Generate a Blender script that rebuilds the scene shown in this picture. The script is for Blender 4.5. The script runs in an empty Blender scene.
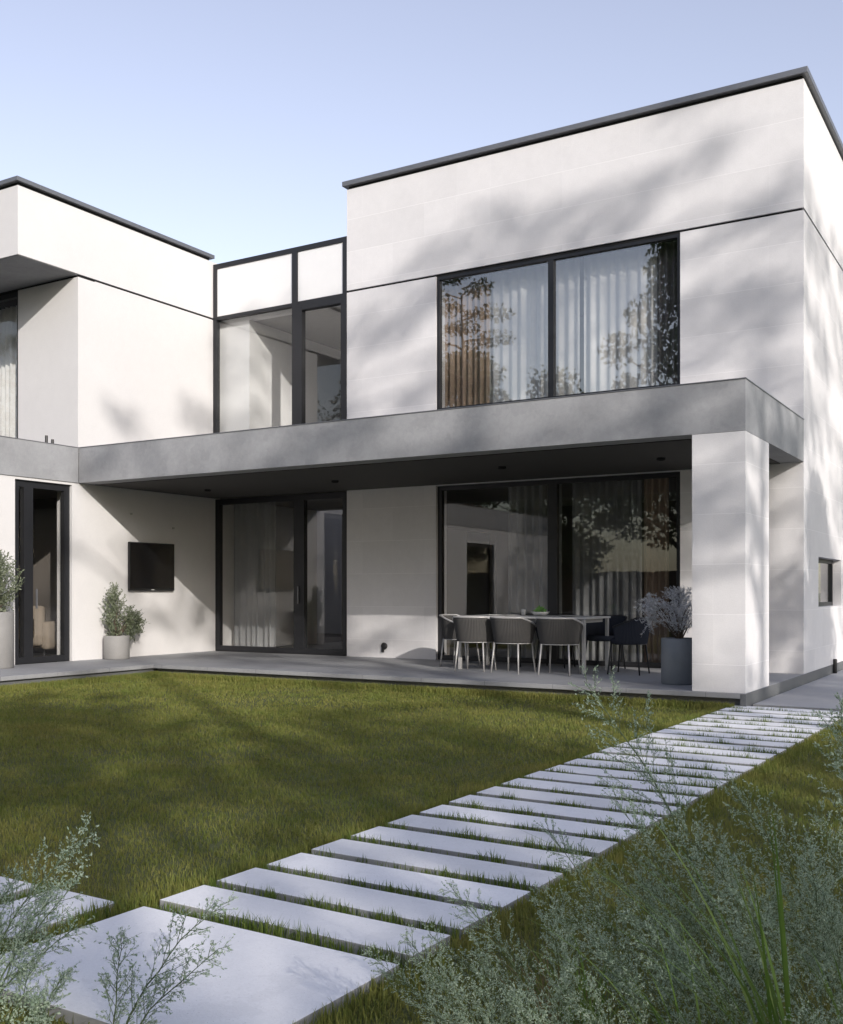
import bpy, bmesh, math, random
import numpy as np
from mathutils import Vector, Matrix
R = math.radians
sc = bpy.context.scene
COL = sc.collection
random.seed(7)
rng = np.random.default_rng(11)

# ------------------------------------------------------------------ measures (metres)
TZ = 0.17                      # terrace level
XC, YC, YM, XW, YO = -2.7325, 11.23, 14.33, -13.105, 10.11
ZCT, ZCB, ZB, ZR, ZW, ZB2, XL = 3.54, 2.975, 6.322, 8.04, 7.316, 6.27, -10.10
YAW = 0.5420
SUN_DIR = Vector((1.374, -1.0, 0.68)).normalized()      # towards the sun

# ------------------------------------------------------------------ helpers
def tag(o, label=None, cat=None, group=None, kind=None):
    if label: o['label'] = label
    if cat: o['category'] = cat
    if group: o['group'] = group
    if kind: o['kind'] = kind
    return o

def empty(name, loc=(0, 0, 0), rz=0, **k):
    o = bpy.data.objects.new(name, None)
    o.empty_display_size = 0.2
    COL.objects.link(o)
    o.location = loc
    o.rotation_euler = (0, 0, rz)
    return tag(o, **k)

def wloc(o):
    v = Vector((0, 0, 0))
    while o is not None:
        v += o.location
        o = o.parent
    return v

def link(name, me, mat, parent=None, loc=(0, 0, 0), smooth=False):
    o = bpy.data.objects.new(name, me)
    COL.objects.link(o)
    if mat:
        for m in (mat if isinstance(mat, (list, tuple)) else [mat]):
            me.materials.append(m)
    if parent: o.parent = parent
    o.location = loc
    if smooth:
        me.polygons.foreach_set('use_smooth', [True] * len(me.polygons))
    return o

class MB:
    """collects shapes in world coordinates; build() links them as one mesh object"""
    def __init__(s): s.bm = bmesh.new()
    def box(s, x0, x1, y0, y1, z0, z1, bev=0.0, rot=None):
        r = bmesh.ops.create_cube(s.bm, size=1.0)
        vs = r['verts']
        c = Vector(((x0 + x1) / 2, (y0 + y1) / 2, (z0 + z1) / 2))
        M = Matrix.Translation(c) @ (rot.to_4x4() if rot else Matrix.Identity(4)) @ Matrix.Diagonal((abs(x1 - x0), abs(y1 - y0), abs(z1 - z0), 1))
        bmesh.ops.transform(s.bm, matrix=M, verts=vs)
        if bev > 0:
            es = list({e for v in vs for e in v.link_edges})
            bmesh.ops.bevel(s.bm, geom=es, offset=bev, segments=2, affect='EDGES', profile=0.6)
        return s
    def tube(s, pts, rads, n=8, cap=True):
        pts = [Vector(p) for p in pts]
        if not isinstance(rads, (list, tuple)): rads = [rads] * len(pts)
        rings = []
        up = None
        for i, p in enumerate(pts):
            a = pts[max(i - 1, 0)]; b = pts[min(i + 1, len(pts) - 1)]
            t = (b - a).normalized()
            if up is None:
                up = Vector((0, 0, 1)) if abs(t.z) < 0.9 else Vector((1, 0, 0))
            u = t.cross(up).normalized(); v = t.cross(u).normalized(); up = -v if False else up
            rings.append([s.bm.verts.new(p + (u * math.cos(2 * math.pi * k / n) + v * math.sin(2 * math.pi * k / n)) * rads[i]) for k in range(n)])
        for a, b in zip(rings, rings[1:]):
            for k in range(n):
                s.bm.faces.new((a[k], a[(k + 1) % n], b[(k + 1) % n], b[k]))
        if cap:
            s.bm.faces.new(rings[0]); s.bm.faces.new(rings[-1])
        return s
    def lathe(s, prof, c=(0, 0, 0), n=32):
        c = Vector(c); rings = []
        for r_, z in prof:
            rings.append([s.bm.verts.new(c + Vector((r_ * math.cos(2 * math.pi * k / n), r_ * math.sin(2 * math.pi * k / n), z))) for k in range(n)])
        for a, b in zip(rings, rings[1:]):
            for k in range(n):
                s.bm.faces.new((a[k], a[(k + 1) % n], b[(k + 1) % n], b[k]))
        s.bm.faces.new(rings[0]); s.bm.faces.new(rings[-1])
        return s
    def mesh(s, name, off=None):
        if off is not None: bmesh.ops.translate(s.bm, verts=s.bm.verts, vec=-Vector(off))
        bmesh.ops.recalc_face_normals(s.bm, faces=s.bm.faces)
        me = bpy.data.meshes.new(name)
        s.bm.to_mesh(me); s.bm.free()
        return me
    def build(s, name, mat, parent=None, smooth=False):
        """world-coordinate mesh; origin at its own lowest centre"""
        co = [v.co for v in s.bm.verts]
        lo = Vector((min(c.x for c in co), min(c.y for c in co), min(c.z for c in co)))
        hi = Vector((max(c.x for c in co), max(c.y for c in co), max(c.z for c in co)))
        org = Vector(((lo.x + hi.x) / 2, (lo.y + hi.y) / 2, lo.z))
        me = s.mesh(name, org)
        return link(name, me, mat, parent, org - (wloc(parent) if parent else Vector()), smooth)

def np_mesh(name, verts, faces4=None, faces3=None):
    me = bpy.data.meshes.new(name)
    nv = len(verts)
    me.vertices.add(nv); me.vertices.foreach_set('co', np.asarray(verts, np.float32).ravel())
    loops = []; starts = []; tot = 0
    if faces4 is not None and len(faces4):
        f = np.asarray(faces4, np.int32); loops.append(f.ravel()); starts.append(np.arange(len(f)) * 4); tot = len(f) * 4
    if faces3 is not None and len(faces3):
        f = np.asarray(faces3, np.int32); loops.append(f.ravel()); starts.append(tot + np.arange(len(f)) * 3)
    L = np.concatenate(loops); S = np.concatenate(starts).astype(np.int32)
    me.loops.add(len(L)); me.loops.foreach_set('vertex_index', L)
    me.polygons.add(len(S)); me.polygons.foreach_set('loop_start', S)
    me.update(calc_edges=True)
    return me

def copy_thing(o, loc=None, rz=None, scale=None):
    c = o.copy(); COL.objects.link(c)
    for ch in list(o.children):
        d = ch.copy(); COL.objects.link(d); d.parent = c
        for g in list(ch.children):
            e = g.copy(); COL.objects.link(e); e.parent = d
    if loc is not None: c.location = loc
    if rz is not None: c.rotation_euler = (0, 0, rz)
    if scale is not None: c.scale = (scale,) * 3 if not isinstance(scale, tuple) else scale
    return c

# ------------------------------------------------------------------ materials
def new_mat(name):
    m = bpy.data.materials.new(name); m.use_nodes = True
    nt = m.node_tree; nt.nodes.clear()
    out = nt.nodes.new('ShaderNodeOutputMaterial')
    return m, nt, out

def N(nt, t, **k):
    n = nt.nodes.new(t)
    for a, b in k.items():
        if a.startswith('_'): setattr(n, a[1:], b)
        else: n.inputs[a.replace('__', ' ')].default_value = b
    return n

def mathn(nt, op, a, b=None, c=None, clamp=False):
    n = nt.nodes.new('ShaderNodeMath'); n.operation = op; n.use_clamp = clamp
    for i, v in enumerate((a, b, c)):
        if v is None: continue
        if isinstance(v, (int, float)): n.inputs[i].default_value = v
        else: nt.links.new(v, n.inputs[i])
    return n.outputs[0]

def mixc(nt, fac, a, b, mode='MIX'):
    n = nt.nodes.new('ShaderNodeMix'); n.data_type = 'RGBA'; n.blend_type = mode
    for sock, v in ((n.inputs[0], fac), (n.inputs[6], a), (n.inputs[7], b)):
        if isinstance(v, (int, float)): sock.default_value = v
        elif isinstance(v, tuple): sock.default_value = (*v, 1) if len(v) == 3 else v
        else: nt.links.new(v, sock)
    return n.outputs[2]

def noise(nt, vec, scale, detail=4, rough=0.55):
    n = nt.nodes.new('ShaderNodeTexNoise'); n.inputs['Scale'].default_value = scale
    n.inputs['Detail'].default_value = detail; n.inputs['Roughness'].default_value = rough
    if vec is not None: nt.links.new(vec, n.inputs['Vector'])
    return n.outputs['Fac']

def ramp(nt, fac, stops):
    n = nt.nodes.new('ShaderNodeValToRGB'); nt.links.new(fac, n.inputs[0])
    el = n.color_ramp.elements
    while len(el) < len(stops): el.new(0.5)
    for e, (p, c) in zip(el, stops):
        e.position = p; e.color = (*c, 1) if len(c) == 3 else c
    return n.outputs[0]

def worldpos(nt):
    return nt.nodes.new('ShaderNodeNewGeometry').outputs['Position']

def mineral(name, col, var=0.10, scale=1.2, rough=0.75, bump=0.15, fine=60, joints=None, stain=0.0, obj=0.0, grid=0.0):
    """plaster, stone or concrete: cloudy tone, fine grain, optional panel joints (z0, pitch, depth of tone)"""
    m, nt, out = new_mat(name)
    p = worldpos(nt)
    big = noise(nt, p, scale, 5, 0.6); mid = noise(nt, p, scale * 9, 4, 0.6); fin = noise(nt, p, fine, 3, 0.7)
    a = tuple(c * (1 - var) for c in col); b = tuple(min(1, c * (1 + var)) for c in col)
    c1 = ramp(nt, big, [(0.3, a), (0.7, b)])
    c2 = mixc(nt, 0.35, c1, ramp(nt, mid, [(0.3, a), (0.7, b)]))
    c2 = mixc(nt, 0.25, c2, ramp(nt, fin, [(0.25, tuple(c * 0.8 for c in col)), (0.75, tuple(min(1, c * 1.15) for c in col))]))
    h = mathn(nt, 'ADD', mathn(nt, 'MULTIPLY', fin, 0.6), mathn(nt, 'MULTIPLY', mid, 0.4))
    if stain > 0:
        st = noise(nt, p, 3.1, 6, 0.65)
        c2 = mixc(nt, mathn(nt, 'MULTIPLY', mathn(nt, 'GREATER_THAN', st, 0.58), stain), c2, tuple(c * 0.72 for c in col))
    if joints:
        sx = nt.nodes.new('ShaderNodeSeparateXYZ'); nt.links.new(p, sx.inputs[0])
        def line(coord, z0, pitch, w):
            t = mathn(nt, 'DIVIDE', mathn(nt, 'SUBTRACT', coord, z0), pitch)
            fr = mathn(nt, 'ABSOLUTE', mathn(nt, 'SUBTRACT', mathn(nt, 'FRACT', mathn(nt, 'ADD', t, 0.5)), 0.5))
            return mathn(nt, 'LESS_THAN', fr, w / pitch)
        z0, pitch, dep = joints
        ln = line(sx.outputs[2], z0, pitch, 0.004)
        # staggered upright joints
        row = mathn(nt, 'FLOOR', mathn(nt, 'DIVIDE', mathn(nt, 'SUBTRACT', sx.outputs[2], z0), pitch))
        off = mathn(nt, 'MULTIPLY', mathn(nt, 'MODULO', row, 2), 0.6)
        hx = mathn(nt, 'ADD', mathn(nt, 'ADD', sx.outputs[0], sx.outputs[1]), off)
        ln2 = line(hx, 0.35, 1.2, 0.0025)
        lines = mathn(nt, 'MAXIMUM', ln, mathn(nt, 'MULTIPLY', ln2, 0.35))
        # each slab of stone its own faint tone
        wn = nt.nodes.new('ShaderNodeTexWhiteNoise'); wn.noise_dimensions = '2D'
        cb = nt.nodes.new('ShaderNodeCombineXYZ'); nt.links.new(row, cb.inputs[0])
        nt.links.new(mathn(nt, 'FLOOR', mathn(nt, 'DIVIDE', mathn(nt, 'ADD', hx, 0.25), 1.2)), cb.inputs[1])
        nt.links.new(cb.outputs[0], wn.inputs['Vector'])
        tone = mathn(nt, 'ADD', mathn(nt, 'MULTIPLY', wn.outputs['Value'], 0.07), 0.965)
        tb = nt.nodes.new('ShaderNodeCombineColor')
        for i in range(3): nt.links.new(tone, tb.inputs[i])
        c2 = mixc(nt, 1.0, c2, tb.outputs[0], 'MULTIPLY')
        c2 = mixc(nt, mathn(nt, 'MULTIPLY', lines, dep), c2, tuple(min(1, c * 1.25) for c in col))
        h = mathn(nt, 'SUBTRACT', h, mathn(nt, 'MULTIPLY', lines, 1.2))
    if obj:
        oi = nt.nodes.new('ShaderNodeObjectInfo'); tn = mathn(nt, 'ADD', mathn(nt, 'MULTIPLY', oi.outputs['Random'], obj * 2), 1 - obj * 2)
        cc = nt.nodes.new('ShaderNodeCombineColor')
        for i in range(3): nt.links.new(tn, cc.inputs[i])
        c2 = mixc(nt, 1.0, c2, cc.outputs[0], 'MULTIPLY')
        # pores and small specks of soil
        sp = noise(nt, p, 130, 2, 0.5); c2 = mixc(nt, mathn(nt, 'MULTIPLY', mathn(nt, 'GREATER_THAN', sp, 0.69), 0.45), c2, tuple(c * .45 for c in col))
    if grid:
        sx = nt.nodes.new('ShaderNodeSeparateXYZ'); nt.links.new(p, sx.inputs[0]); ls = []
        for k in (0, 1):
            fr = mathn(nt, 'ABSOLUTE', mathn(nt, 'SUBTRACT', mathn(nt, 'FRACT', mathn(nt, 'DIVIDE', sx.outputs[k], grid)), 0.5))
            ls.append(mathn(nt, 'LESS_THAN', fr, .003 / grid))
        gl = mathn(nt, 'MAXIMUM', *ls); c2 = mixc(nt, mathn(nt, 'MULTIPLY', gl, 0.7), c2, tuple(c * .35 for c in col)); h = mathn(nt, 'SUBTRACT', h, gl)
    bs = N(nt, 'ShaderNodeBsdfPrincipled', Roughness=rough)
    nt.links.new(c2, bs.inputs['Base Color'])
    bp = N(nt, 'ShaderNodeBump', Strength=bump, Distance=0.01)
    nt.links.new(h, bp.inputs['Height']); nt.links.new(bp.outputs[0], bs.inputs['Normal'])
    nt.links.new(bs.outputs[0], out.inputs[0])
    return m

def plain(name, col, rough=0.5, metal=0.0, var=0.06, scale=8, spec=0.5):
    m, nt, out = new_mat(name)
    tc = nt.nodes.new('ShaderNodeTexCoord').outputs['Object']
    f = noise(nt, tc, scale, 4, 0.6)
    c = ramp(nt, f, [(0.3, tuple(x * (1 - var) for x in col)), (0.7, tuple(min(1, x * (1 + var)) for x in col))])
    bs = N(nt, 'ShaderNodeBsdfPrincipled', Metallic=metal)
    bs.inputs['Specular IOR Level'].default_value = spec
    nt.links.new(c, bs.inputs['Base Color'])
    nt.links.new(mathn(nt, 'ADD', mathn(nt, 'MULTIPLY', f, 0.12), rough - 0.06), bs.inputs['Roughness'])
    nt.links.new(bs.outputs[0], out.inputs[0])
    return m

def glass_mat(name, tint=(0.98, 0.983, 0.98), f0=0.045):
    m, nt, out = new_mat(name)
    lw = N(nt, 'ShaderNodeLayerWeight', Blend=0.5)
    k = mathn(nt, 'POWER', lw.outputs['Facing'], 5.0)
    fr = mathn(nt, 'ADD', mathn(nt, 'MULTIPLY', k, 1 - f0), f0)
    tr = N(nt, 'ShaderNodeBsdfTransparent', Color=(*tint, 1))
    gl = N(nt, 'ShaderNodeBsdfGlossy', Roughness=0.0, Color=(1, 1, 1, 1))
    # slight waviness of real panes
    bp = N(nt, 'ShaderNodeBump', Strength=0.045, Distance=0.02)
    nt.links.new(noise(nt, worldpos(nt), 0.9, 2), bp.inputs['Height'])
    nt.links.new(bp.outputs[0], gl.inputs['Normal'])
    mx = nt.nodes.new('ShaderNodeMixShader')
    nt.links.new(fr, mx.inputs[0]); nt.links.new(tr.outputs[0], mx.inputs[1]); nt.links.new(gl.outputs[0], mx.inputs[2])
    nt.links.new(mx.outputs[0], out.inputs[0])
    return m

def cloth(name, col, transl=0.4, transp=0.0, weave=260):
    m, nt, out = new_mat(name)
    tc = nt.nodes.new('ShaderNodeTexCoord').outputs['Object']
    f = noise(nt, tc, 3, 3)
    w = noise(nt, tc, weave, 2)
    c = ramp(nt, f, [(0.3, tuple(x * 0.92 for x in col)), (0.7, tuple(min(1, x * 1.05) for x in col))])
    c = mixc(nt, 0.2, c, ramp(nt, w, [(0.3, tuple(x * 0.8 for x in col)), (0.7, col)]))
    di = nt.nodes.new('ShaderNodeBsdfDiffuse'); tl = nt.nodes.new('ShaderNodeBsdfTranslucent')
    nt.links.new(c, di.inputs[0]); nt.links.new(c, tl.inputs[0])
    mx = N(nt, 'ShaderNodeMixShader', Fac=transl)
    nt.links.new(di.outputs[0], mx.inputs[1]); nt.links.new(tl.outputs[0], mx.inputs[2])
    last = mx.outputs[0]
    if transp > 0:
        tr = nt.nodes.new('ShaderNodeBsdfTransparent'); m2 = N(nt, 'ShaderNodeMixShader', Fac=transp)
        nt.links.new(last, m2.inputs[1]); nt.links.new(tr.outputs[0], m2.inputs[2]); last = m2.outputs[0]
    nt.links.new(last, out.inputs[0])
    return m

def leafy(name, cols, transl=0.3, patch=0.35, rough=0.55, patchcols=None):
    """foliage or grass: one random tone per leaf, patchy drift across the ground"""
    m, nt, out = new_mat(name)
    g = nt.nodes.new('ShaderNodeNewGeometry')
    c = ramp(nt, g.outputs['Random Per Island'], [(i / max(1, len(cols) - 1), k) for i, k in enumerate(cols)])
    if patchcols:
        f = noise(nt, g.outputs['Position'], patch, 4, 0.6)
        pc = ramp(nt, f, [(0.32, patchcols[0]), (0.58, patchcols[1]), (0.72, patchcols[2])])
        f2 = noise(nt, g.outputs['Position'], patch * 4.5, 5, 0.7)
        pc = mixc(nt, 0.5, pc, ramp(nt, f2, [(0.35, patchcols[0]), (0.65, patchcols[2])]))
        c = mixc(nt, 0.55, c, pc)
    bs = N(nt, 'ShaderNodeBsdfPrincipled', Roughness=rough)
    bs.inputs['Specular IOR Level'].default_value = 0.3
    nt.links.new(c, bs.inputs['Base Color'])
    tl = nt.nodes.new('ShaderNodeBsdfTranslucent'); nt.links.new(c, tl.inputs[0])
    mx = N(nt, 'ShaderNodeMixShader', Fac=transl)
    nt.links.new(bs.outputs[0], mx.inputs[1]); nt.links.new(tl.outputs[0], mx.inputs[2])
    nt.links.new(mx.outputs[0], out.inputs[0])
    return m

M = {}
M['wall'] = mineral('white_stone', (0.70, 0.69, 0.705), 0.07, 0.9, 0.8, 0.25, 70, (0.47, 0.543, 0.5), 0.05)
M['render'] = mineral('white_render', (0.655, 0.645, 0.65), 0.05, 0.7, 0.85, 0.12, 90)
M['fascia'] = mineral('grey_concrete', (0.305, 0.31, 0.325), 0.22, 1.6, 0.7, 0.15, 45, None, 0.22)
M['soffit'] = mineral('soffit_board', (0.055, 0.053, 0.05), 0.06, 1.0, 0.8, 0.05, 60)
M['terrace'] = mineral('terrace_stone', (0.285, 0.29, 0.305), 0.12, 1.4, 0.6, 0.15, 50, None, 0.25, grid=0.9)
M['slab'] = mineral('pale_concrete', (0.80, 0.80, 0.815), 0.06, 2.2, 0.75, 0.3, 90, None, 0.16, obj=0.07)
M['slabside'] = mineral('darker_concrete_side', (0.30, 0.305, 0.315), 0.15, 4, 0.85, 0.3, 70)  # slab sides set to a darker grey than the tops
M['paving'] = mineral('grey_paving', (0.36, 0.36, 0.37), 0.10, 1.2, 0.7, 0.2, 60, None, 0.1)
M['plinth'] = mineral('dark_plinth', (0.13, 0.135, 0.14), 0.1, 1.5, 0.7, 0.1, 60)
M['void'] = plain('dark_joint', (0.012, 0.012, 0.013), 0.9)
M['cap'] = plain('cap_metal', (0.17, 0.175, 0.19), 0.4, 0.4)
M['frame'] = plain('frame_metal', (0.024, 0.025, 0.029), 0.42, 0.3)
M['glass'] = glass_mat('window_glass')
M['whitepanel'] = plain('white_enamel', (0.78, 0.78, 0.79), 0.25, var=.01)
M['coated'] = glass_mat('coated_glass', f0=0.15)
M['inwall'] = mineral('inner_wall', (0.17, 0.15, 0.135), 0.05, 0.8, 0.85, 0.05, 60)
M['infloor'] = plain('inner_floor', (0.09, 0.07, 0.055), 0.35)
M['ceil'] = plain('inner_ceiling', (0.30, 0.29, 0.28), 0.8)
M['sheer'] = cloth('sheer_cloth', (0.88, 0.875, 0.87), 0.25, 0.03)
M['greysheer'] = cloth('grey_sheer_cloth', (0.42, 0.43, 0.45), 0.4, 0.22)
M['drape'] = cloth('brown_drape', (0.42, 0.32, 0.25), 0.12)
M['greydrape'] = cloth('grey_drape', (0.25, 0.23, 0.24), 0.12)
M['screen'] = plain('black_screen', (0.008, 0.008, 0.009), 0.16)
M['blackplastic'] = plain('black_plastic', (0.015, 0.015, 0.016), 0.45)
M['rope'] = cloth('grey_rope', (0.085, 0.083, 0.082), 0.05, 0, 120)
M['cushion'] = cloth('pale_cushion', (0.50, 0.50, 0.49), 0.05)
M['navy'] = cloth('dark_rope', (0.045, 0.05, 0.065), 0.05)
M['palemetal'] = plain('pale_metal', (0.46, 0.455, 0.45), 0.4, 0.2)
M['tabletop'] = plain('pale_tabletop', (0.50, 0.50, 0.50), 0.35)
M['potpale'] = mineral('pale_pot', (0.25, 0.245, 0.24), 0.12, 5, 0.7, 0.15, 90)
M['potgrey'] = plain('grey_pot', (0.17, 0.185, 0.20), 0.45)
M['soil'] = plain('soil', (0.05, 0.035, 0.025), 0.95, var=0.3, scale=30)
M['bark'] = mineral('bark', (0.10, 0.075, 0.055), 0.25, 6, 0.9, 0.5, 30)
M['olive'] = leafy('olive_leaf', [(0.10, 0.13, 0.07), (0.19, 0.22, 0.14), (0.30, 0.33, 0.25)], 0.3)
M['silver'] = leafy('silver_leaf', [(0.48, 0.49, 0.52), (0.62, 0.63, 0.66), (0.74, 0.75, 0.78)], 0.3)
M['crown'] = leafy('tree_leaf', [(0.025, 0.045, 0.015), (0.05, 0.08, 0.025), (0.08, 0.11, 0.035)], 0.25)
M['needle'] = leafy('pine_leaf', [(0.02, 0.04, 0.02), (0.04, 0.06, 0.03), (0.06, 0.08, 0.035)], 0.15)
M['feather'] = leafy('feathery_leaf', [(0.30, 0.40, 0.28), (0.40, 0.50, 0.38), (0.52, 0.60, 0.49)], 0.45)
M['stem'] = plain('green_stem', (0.09, 0.13, 0.06), 0.55)
M['blade'] = leafy('broad_blade', [(0.09, 0.16, 0.03), (0.14, 0.23, 0.05), (0.20, 0.27, 0.08)], 0.4)
M['straw'] = leafy('straw_blade', [(0.16, 0.13, 0.06), (0.24, 0.19, 0.09)], 0.3)
M['grass'] = leafy('lawn_blade', [(0.10, 0.15, 0.03), (0.16, 0.205, 0.04), (0.22, 0.24, 0.055), (0.31, 0.27, 0.09)], 0.35, 0.55, 0.6,
                   ((0.10, 0.155, 0.03), (0.22, 0.23, 0.055), (0.34, 0.27, 0.09)))
M['gapgrass'] = leafy('gap_blade', [(0.08, 0.13, 0.025), (0.13, 0.19, 0.035), (0.19, 0.23, 0.06)], 0.4)
M['fence'] = mineral('dark_fence', (0.05, 0.045, 0.04), 0.15, 3, 0.8, 0.1, 40)
M['label_white'] = plain('pale_mark', (0.55, 0.55, 0.55), 0.4)

# ground: soil and thatch under the blades
m, nt, out = new_mat('lawn_soil')
p = worldpos(nt)
c = ramp(nt, noise(nt, p, 0.6, 5, 0.6), [(0.3, (0.075, 0.095, 0.024)), (0.55, (0.11, 0.12, 0.034)), (0.75, (0.14, 0.115, 0.05))])
c = mixc(nt, 0.5, c, ramp(nt, noise(nt, p, 35, 4, 0.7), [(0.3, (0.025, 0.032, 0.010)), (0.7, (0.085, 0.09, 0.03))]))
bs = N(nt, 'ShaderNodeBsdfPrincipled', Roughness=0.95); nt.links.new(c, bs.inputs['Base Color'])
bp = N(nt, 'ShaderNodeBump', Strength=0.6, Distance=0.02); nt.links.new(noise(nt, p, 60, 3), bp.inputs['Height']); nt.links.new(bp.outputs[0], bs.inputs['Normal'])
nt.links.new(bs.outputs[0], out.inputs[0]); M['ground'] = m

# ------------------------------------------------------------------ camera, light, world
cam_d = bpy.data.cameras.new('camera'); cam = bpy.data.objects.new('camera', cam_d); COL.objects.link(cam)
cam.location = (0, 0, TZ + 1.085); cam.rotation_euler = (R(90), 0, YAW)
cam_d.sensor_fit = 'VERTICAL'; cam_d.sensor_height = 36; cam_d.lens = 1035.6 / 1024 * 36
cam_d.shift_y = (591.87 - 512) / 1024
cam_d.clip_start = 0.05; cam_d.clip_end = 3000
sc.camera = cam

w = bpy.data.worlds.new('World'); sc.world = w; w.use_nodes = True
nt = w.node_tree; nt.nodes.clear()
sky = nt.nodes.new('ShaderNodeTexSky'); sky.sky_type = 'NISHITA'; sky.sun_disc = False
sky.sun_elevation = math.asin(SUN_DIR.z); sky.sun_rotation = math.atan2(SUN_DIR.x, SUN_DIR.y)
sky.air_density = 1.3; sky.dust_density = 1.4; sky.ozone_density = 2.0; sky.altitude = 50
bg = N(nt, 'ShaderNodeBackground', Strength=0.15)
wo = nt.nodes.new('ShaderNodeOutputWorld')
hs = N(nt, 'ShaderNodeHueSaturation', Saturation=0.63, Hue=0.518, Value=0.92)
nt.links.new(sky.outputs[0], hs.inputs['Color']); nt.links.new(mixc(nt, 1.0, hs.outputs[0], (1.0, 0.972, 0.985), 'MULTIPLY'), bg.inputs[0]); nt.links.new(bg.outputs[0], wo.inputs[0])
ld = bpy.data.lights.new('sun', 'SUN'); ld.energy = 2.3; ld.angle = R(0.42); ld.color = (1.0, 0.935, 0.86)
lo = bpy.data.objects.new('sun', ld); COL.objects.link(lo); lo.location = SUN_DIR * 60
lo.rotation_euler = SUN_DIR.to_track_quat('Z', 'Y').to_euler()
sc.view_settings.view_transform = 'Standard'; sc.view_settings.look = 'None'
sc.view_settings.exposure = 0.76; sc.view_settings.gamma = 1; sc.view_settings.use_curve_mapping = False
sc.render.engine = 'CYCLES'
sc.cycles.use_denoising = True
try: sc.cycles.denoiser = 'OPENIMAGEDENOISE'
except Exception: pass
sc.cycles.max_bounces = 10; sc.cycles.transparent_max_bounces = 24; sc.cycles.diffuse_bounces = 5; sc.cycles.glossy_bounces = 4
sc.cycles.caustics_reflective = False; sc.cycles.caustics_refractive = False

# ------------------------------------------------------------------ setting
def sheet(name, pts, z, mat, n=1):
    me = bpy.data.meshes.new(name)
    me.from_pydata([(x, y, z) for x, y in pts], [], [list(range(len(pts)))])
    o = link(name, me, mat); tag(o, kind='structure'); return o
sheet('ground', [(-900, -900), (900, -900), (900, 900), (-900, 900)], 0.0, M['ground'])

WY0 = -1.2                     # near end of the wing, outside the picture
XT = -11.42                    # edge of the terrace strip along the wing
t = MB()
t.box(XT, XC, YC - 0.03, YM - 0.002, 0.115, TZ, 0.004)
t.box(XW + 0.002, XT - 0.004, WY0, YM - 0.002, 0.115, TZ, 0.004)
terr = t.build('terrace', M['terrace']); tag(terr, kind='structure')
t = MB()
t.box(XT + 0.0, XC - 0.05, YC + 0.05, YM - 0.01, -0.05, 0.113)
t.box(XW + 0.01, XT - 0.06, WY0 + .05, YM - 0.01, -0.05, 0.113)
tb = t.build('terrace_base', M['plinth']); tag(tb, kind='structure')
pv = MB(); pv.box(XC + 0.03, -0.6, 11.42, 34, -0.05, 0.042, 0.003); tag(pv.build('side_pavement', M['paving']), kind='structure')

# stepping slabs: a wide square one, strips running to the pavement, strips turning off to the left
def path_x(y): return -2.405 + 0.0165 * (y - 2.9)
ORD = ['first', 'second', 'third', 'fourth', 'fifth', 'sixth', 'seventh', 'eighth', 'ninth', 'tenth', 'eleventh', 'twelfth', 'thirteenth', 'fourteenth',
       'fifteenth', 'sixteenth', 'seventeenth', 'eighteenth', 'nineteenth', 'twentieth', 'twenty-first', 'twenty-second', 'twenty-third', 'twenty-fourth', 'twenty-fifth', 'twenty-sixth', 'twenty-seventh']
def slab(x0, x1, y0, y1, label, group, jit=0.003):
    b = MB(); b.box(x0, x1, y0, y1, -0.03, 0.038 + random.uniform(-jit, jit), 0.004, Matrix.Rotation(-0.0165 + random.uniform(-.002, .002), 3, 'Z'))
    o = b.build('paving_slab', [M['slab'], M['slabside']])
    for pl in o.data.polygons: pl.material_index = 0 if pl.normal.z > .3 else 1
    tag(o, label, 'paving slab', group)
    return o
slab(-3.0, -1.815, 2.05, 2.873, 'large square pale concrete slab where the two stepping paths meet', None, 0)
gaps = []
y = 2.962; i = 0
while y + 0.245 < 11.40:
    xc_ = path_x(y + .12)
    slab(xc_ - 0.595, xc_ + 0.595, y, y + 0.248, 'long narrow concrete step, %s beyond the large square slab towards the house' % ORD[i], 'stepping slabs of the path to the house')
    gaps.append((xc_ - .6, xc_ + .6, y - 0.075, y + 0.005)); y += 0.322; i += 1
NSTR = i
for k in range(4):
    x1 = -3.13 - (0 if k == 0 else 0.46 + 0.345 * (k - 1)); wd = 0.36 if k == 0 else 0.255
    slab(x1 - wd, x1, 2.05, 2.872, 'concrete slab of the side path at the left edge, %s from the large square slab' % ORD[k], 'slabs of the side path', 0.002)
    gaps.append((x1 - 0.005, x1 + 0.10, 2.05, 2.87))

# ------------------------------------------------------------------ the house
HB = Vector((-7.9, YM, 0))
house = empty('house', HB, label='modern white two-storey house with dark framed glazing and a grey concrete canopy over its terrace', cat='house')
def P(name, mb, mat, parent=None, smooth=False): return mb.build(name, mat, parent or house, smooth)
WX0, WX1 = -8.36, -4.39        # big windows
YB = YM + 9.5                  # rear of the house
T = 0.35
# main block, lower piers (from ground to seam) and upper band
b = MB(); b.box(XL, WX0, YM, YM + T, 0, ZB - .018); P('wall', b, M['wall'])
b = MB(); b.box(WX1, XC, YM, YM + T, 0, ZB - .018); P('wall', b, M['wall'])
b = MB(); b.box(WX0 + .001, WX1 - .001, YM + .002, YM + T, 2.955, 4.15); P('wall', b, M['wall'])
b = MB(); b.box(XL, XC, YM, YM + T, ZB + .018, ZR); P('wall', b, M['wall'])
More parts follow.
